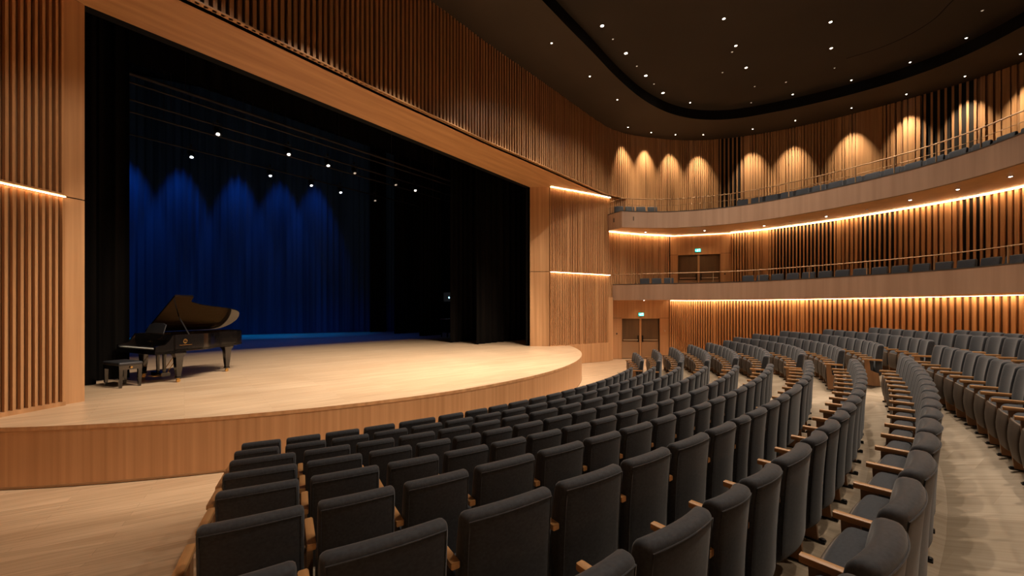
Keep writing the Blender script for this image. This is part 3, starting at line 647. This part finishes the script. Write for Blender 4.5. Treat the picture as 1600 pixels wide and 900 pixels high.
curtain('leg_curtain', pn(13.45, -2.75)[:2], pn(17.5, -2.75)[:2], ZS+.012, 16.8, .09, .5, M['velvet'], 'wide black curtain next to the timber jamb on the door side', GL, seed=6)
curtain('leg_curtain', pn(13.35, -4.5)[:2], pn(17.5, -4.5)[:2], ZS+.012, 16.8, .07, .34, M['velvet'], 'second black side curtain, just inside the wide one by the jamb', GL, seed=7)
curtain('leg_curtain', pn(15.4, -9.7)[:2], pn(17.2, -9.7)[:2], ZS+.012, 16.8, .07, .34, M['velvet'], 'third black side curtain, beyond the dark gap with the blue indicator light', GL, seed=8)
curtain('leg_curtain', pn(15.8, -13.1)[:2], pn(18.8, -13.1)[:2], ZS+.012, 16.8, .07, .34, M['velvet'], 'fourth black side curtain, next to last before the blue backdrop', GL, seed=9)
curtain('leg_curtain', pn(15.9, -16.3)[:2], pn(17.0, -15.9)[:2], ZS+.012, 16.8, .07, .34, M['velvet'], 'last black side curtain beside the dark end of the blue backdrop', GL, seed=10)
for k, (n_, z0) in enumerate(((-1.2, 9.2), (-5.4, 10.2), (-11, 12.6), (-15, 15.2))):
    curtain('border_curtain', pn(-4, n_)[:2], pn(19, n_)[:2], z0, 17.0, .03, .5, M['velvet'], 'black border curtain across the stage top, %s behind the timber header' % ORD[k], 'black border curtains', seed=20+k)
# pipes and spotlights over the stage
pipes = []
for k, (n_, z) in enumerate(((-4.84, 9.5), (-6.8, 9.5), (-7.9, 9.5), (-10.1, 9.42))):
    mb = MB(); mb.tube([pn(-1.5, n_, z), pn(17, n_, z)], .05 if k == 0 else .035, 8)
    if k == 0: mb.tube([pn(-1.5, n_, z-.25), pn(17, n_, z-.25)], .03, 8)
    for j in range(7): mb.tube([pn(2.5*j, n_, z), pn(2.5*j, n_, 17.3)], .008, 5)
    tag(mb.build('lighting_pipe', M['pipe' if k < 3 else 'iron'], smooth=True), 'dark horizontal lighting pipe over the stage, %s behind the opening' % ORD[k], 'pipe', 'lighting pipes')
def spotlight(p, lens, label, tilt=.5):
    r = empty('stage_spotlight', p, math.atan2(NY, NX)); tag(r, label, 'spotlight', 'stage spotlights'); r.rotation_euler = (0, 0, math.atan2(NY, NX)-PI/2)
    m = MB(); m.tube([(-.13, 0, 0), (-.13, 0, .3), (.13, 0, .3), (.13, 0, 0)], .012, 6); m.box(-.03, .03, -.03, .03, .3, .42); m.build('yoke', M['iron'], r)
    m = MB(); prof = [(.06, .17), (.10, .14), (.11, .0), (.115, -.13), (.12, -.14), (.12, -.17), (.10, -.17), (.095, -.15)]; m.lathe(prof, 14)
    b_ = m.build('lamp_body', M['iron'], r, smooth=True); b_.rotation_euler = (tilt, 0, 0)
    m = MB(); m.lathe([(.06, -.155), (.03, -.163), (.001, -.166)], 14); m.build('lens', M[lens], b_)
for k, (a, l) in enumerate([(3.82, 'lens'), (6.28, 'lens'), (7.95, 'lens'), (9.23, 'lens_dim'), (11.51, 'lens_dim'), (12.75, 'lens')]):
    spotlight(pn(a, -6.75, 9.27), l, '%s spotlight on the front stage lamp pipe, %s from the piano side' % ('lit' if l == 'lens' else 'dim', ORD[k]))
for k, (a, l) in enumerate([(3.75, 'lens_cool'), (6.76, 'lens_cool'), (8.69, 'lens_cool'), (10.26, 'lens_cool'), (12.37, 'lens_dim')]):
    spotlight(pn(a, -10.05, 9.2), l, '%s spotlight on the rear stage lamp pipe, %s from the piano side' % ('cool white' if l == 'lens_cool' else 'dim', ORD[k]))
# things in the dark wing
r = empty('wing_table', pn(16.5, -8.0, ZS)); r.rotation_euler = (0, 0, ROT); tag(r, 'dark side table with reddish top standing in the wing between black curtains', 'table')
m = MB(); m.box(-.6, .6, -.35, .35, 1.10, 1.15); m.build('table_top', M['redtop'], r)
for x in (-.5, .5):
    for y in (-.27, .27):
        m = MB(); m.box(x-.03, x+.03, y-.03, y+.03, 0, 1.10); m.build('leg', M['iron'], r)
r = empty('wall_monitor', pn(19.15, -11.1, 3.2)); r.rotation_euler = (0, 0, ROT+PI/2); tag(r, 'dark wall-mounted screen with a bright blue-white indicator light in the wing', 'monitor')
m = MB(); m.box(-.55, .55, -.02, .05, 0, .75); m.build('case', M['iron'], r)
m = MB(); m.box(-.5, .5, .05, .055, .04, .71); m.build('display', M['screen'], r)
m = MB(); m.lathe([(.05, 0), (.05, .02), (.001, .03)], 12); o = m.build('indicator_light', M['bluedot'], r); o.rotation_euler = (-PI/2, 0, 0); o.location = (-.1, .055, .32)

# ---------------------------------------------------------------- grand piano
PO = (-8.73, 9.82); PR = math.atan2(-.42, .907)
pr = empty('grand_piano', (PO[0], PO[1], ZS), PR); tag(pr, 'black polished concert grand piano with raised lid standing on the stage', 'piano')
BODY = [(.9, -.12), (.9, .5), (.84, .68), (.66, .88), (.48, 1.12), (.36, 1.4), (.25, 1.68), (.1, 1.9), (-.13, 2.03), (-.4, 2.07), (-.66, 2.0), (-.84, 1.84), (-.9, 1.6), (-.9, -.12)]
BS_ = spline(BODY[1:-1], 4); BODYS = [BODY[0]]+BS_+[BODY[-1]]
inner = [(u*.955-.0, .0+(v-1)*.965+1) for u, v in BODYS]
mb = MB(); rings = [[(a[0], a[1], .74), (a[0], a[1], 1.14), (b[0], b[1], 1.14), (b[0], b[1], .74)] for a, b in zip(BODYS, inner)]; mb.loft(rings); mb.build('rim', M['lacquer'], pr, smooth=True)
mb = MB(); mb.prism(BODYS, .745, .80); mb.build('bottom_board', M['lacquer'], pr)
mb = MB(); mb.prism(inner, 1.0, 1.02); pl = mb.build('iron_plate', M['plate'], pr)
mb = MB()
for k in range(26):
    u = -.78+.052*k; v1 = 1.9-max(0, (u+.2))*1.35 if u < .7 else .5
    mb.tube([(u, .1, 1.045), (u*.8-.1, max(v1, .45), 1.045)], .003, 4)
mb.build('strings', M['brass'], pl)
mb = MB(); mb.box(-.9, .9, -.46, -.1, .70, .765); kb = mb.build('keybed', M['lacquer'], pr)
mb = MB(); mb.box(-.9, .9, -.465, -.445, .70, .815); mb.build('keyslip', M['lacquer'], kb)
for s in (-1, 1):
    mb = MB(); prof = [(-.46, .70), (-.46, .88), (-.40, .90), (-.28, .91), (-.2, 1.0), (-.12, 1.14), (-.08, 1.14), (-.08, .70)]
    mb.prism(prof, min(s*.82, s*.9), max(s*.82, s*.9), 0, lambda v: (v[2], v[0], v[1])); mb.build('key_cheek', M['lacquer'], pr)
mb = MB()
for k in range(52):
    w_ = 1.62/52; u = -.81+w_*k; mb.box(u+.001, u+w_-.001, -.44, -.22, .80, .835)
wk = mb.build('white_keys', M['ivory'], pr)
mb = MB()
for k in range(51):
    if (k % 7) in (1, 3, 4, 6, 0)[:5] and k % 7 not in (2, 5):
        u = -.81+1.62/52*(k+1); mb.box(u-.009, u+.009, -.36, -.22, .835, .852)
mb.build('black_keys', M['lacquer'], pr)
mb = MB(); mb.prism([(-.215, .83), (-.17, 1.02), (-.12, 1.14), (-.09, 1.14), (-.09, .80), (-.2, .80)], -.82, .82, 0, lambda v: (v[2], v[0], v[1])); fb = mb.build('fallboard', M['lacquer'], pr)
mb = MB(); mb.box(-.12, .12, -.186, -.176, .95, .965); mb.build('nameplate', M['brass'], fb)
mb = MB()   # emblem and line of lettering on the treble side of the case
ring = [(.902, .12+.035*math.cos(a*PI/6), .98+.05*math.sin(a*PI/6)) for a in range(13)]; mb.tube(ring, .006, 5)
mb.tube([(.904, .12, .94), (.904, .12, 1.02)], .005, 5); mb.box(.9, .903, .0, .26, .885, .893); mb.build('side_emblem', M['brass'], pr)
# lid
LT = math.radians(33)
def lidp(v): d = v[0]+.9; h_ = v[2]; return (-.9+d*math.cos(LT)-h_*math.sin(LT), v[1], 1.155+d*math.sin(LT)+h_*math.cos(LT))
LID = [(-.9, .10), (.76, .10), (.76, .5), (.56, .53)]+spline([(.50, .58), (.40, .82), (.32, 1.1), (.26, 1.4), (.18, 1.7), (.06, 1.93), (-.15, 2.05), (-.4, 2.09), (-.67, 2.02), (-.85, 1.85), (-.9, 1.6)], 4)
mb = MB(); mb.prism(LID, 0, .025, 0, lidp); mb.build('lid', M['lacquer'], pr)
mb = MB(); mb.prism([(-.9, .11), (.76, .11), (.76, .49), (-.9, .49)], .03, .05, 0, lidp); mb.build('front_lid_flap', M['lacquer'], pr)
mb = MB(); mb.tube([(.83, .24, 1.12), lidp((-.18, .55, 0))], .014, 6); mb.build('prop_stick', M['bench'], pr)
mb = MB(); mb.prism([(-.52, 1.15), (-.48, 1.36), (-.3, 1.40), (.1, 1.40), (.28, 1.36), (.32, 1.15)], 0, .02, 0, lambda v: (v[0]-.1, -.02+(v[1]-1.15)*.35+v[2], v[1])); mb.build('music_desk', M['bench'], pr)
def pleg(u, v):
    m = MB(); 
    def sq(h_, z): return [(u-h_, v-h_, z), (u+h_, v-h_, z), (u+h_, v+h_, z), (u-h_, v+h_, z)]
    m.loft([sq(.11, .745), sq(.12, .70), (sq(.10, .66)), sq(.075, .60), sq(.06, .35), sq(.042, .14), sq(.055, .12), sq(.055, .10)]); l = m.build('leg', M['lacquer'], pr)
    m = MB(); m.tube([(u-.02, v, .04), (u+.02, v, .04)], .04, 12); m.tube([(u, v, .04), (u, v, .11)], .03, 8); m.build('caster', M['brass'], l, smooth=True)
pleg(.80, .02); pleg(-.80, .02); pleg(.1, 1.5)
mb = MB()
for u in (-.34, -.04): mb.tube([(u, .12, .74), (u, .12, .16)], [.045, .035], 8)
mb.box(-.44, .06, .02, .2, .07, .17); ly = mb.build('pedal_lyre', M['lacquer'], pr)
for u in (-.3, -.19, -.08):
    mb = MB(); mb.box(u-.02, u+.02, -.09, .04, .075, .09); mb.build('pedal', M['brass'], ly)
mb = MB()
for u in (-.3, -.1): mb.tube([(u, .2, .14), (u+.05, .55, .74)], .009, 6)
mb.build('lyre_brace', M['brass'], ly)
# bench
bn = empty('piano_bench', (-8.87, 9.04, ZS), PR); tag(bn, 'small black piano bench with padded leather top in front of the piano keyboard', 'bench')
mb = MB(); pad(mb, .39, -.215, .215, .49, .57, .03, lambda p, u: p, .03, 1); mb.build('cushion', M['bench'], bn, smooth=True)
mb = MB(); mb.box(-.37, .37, -.2, .2, .40, .495); mb.build('apron', M['lacquer'], bn)
for u in (-.335, .335):
    for v in (-.165, .165):
        m = MB(); m.loft([[(u-h_, v-h_, z), (u+h_, v-h_, z), (u+h_, v+h_, z), (u-h_, v+h_, z)] for h_, z in ((.034, .42), (.03, .2), (.022, .0))]); m.build('leg', M['lacquer'], bn)
for s in (-1, 1):
    m = MB(); m.tube([(s*.37, 0, .45), (s*.41, 0, .45)], .022, 10); m.build('height_knob', M['brass'], bn)
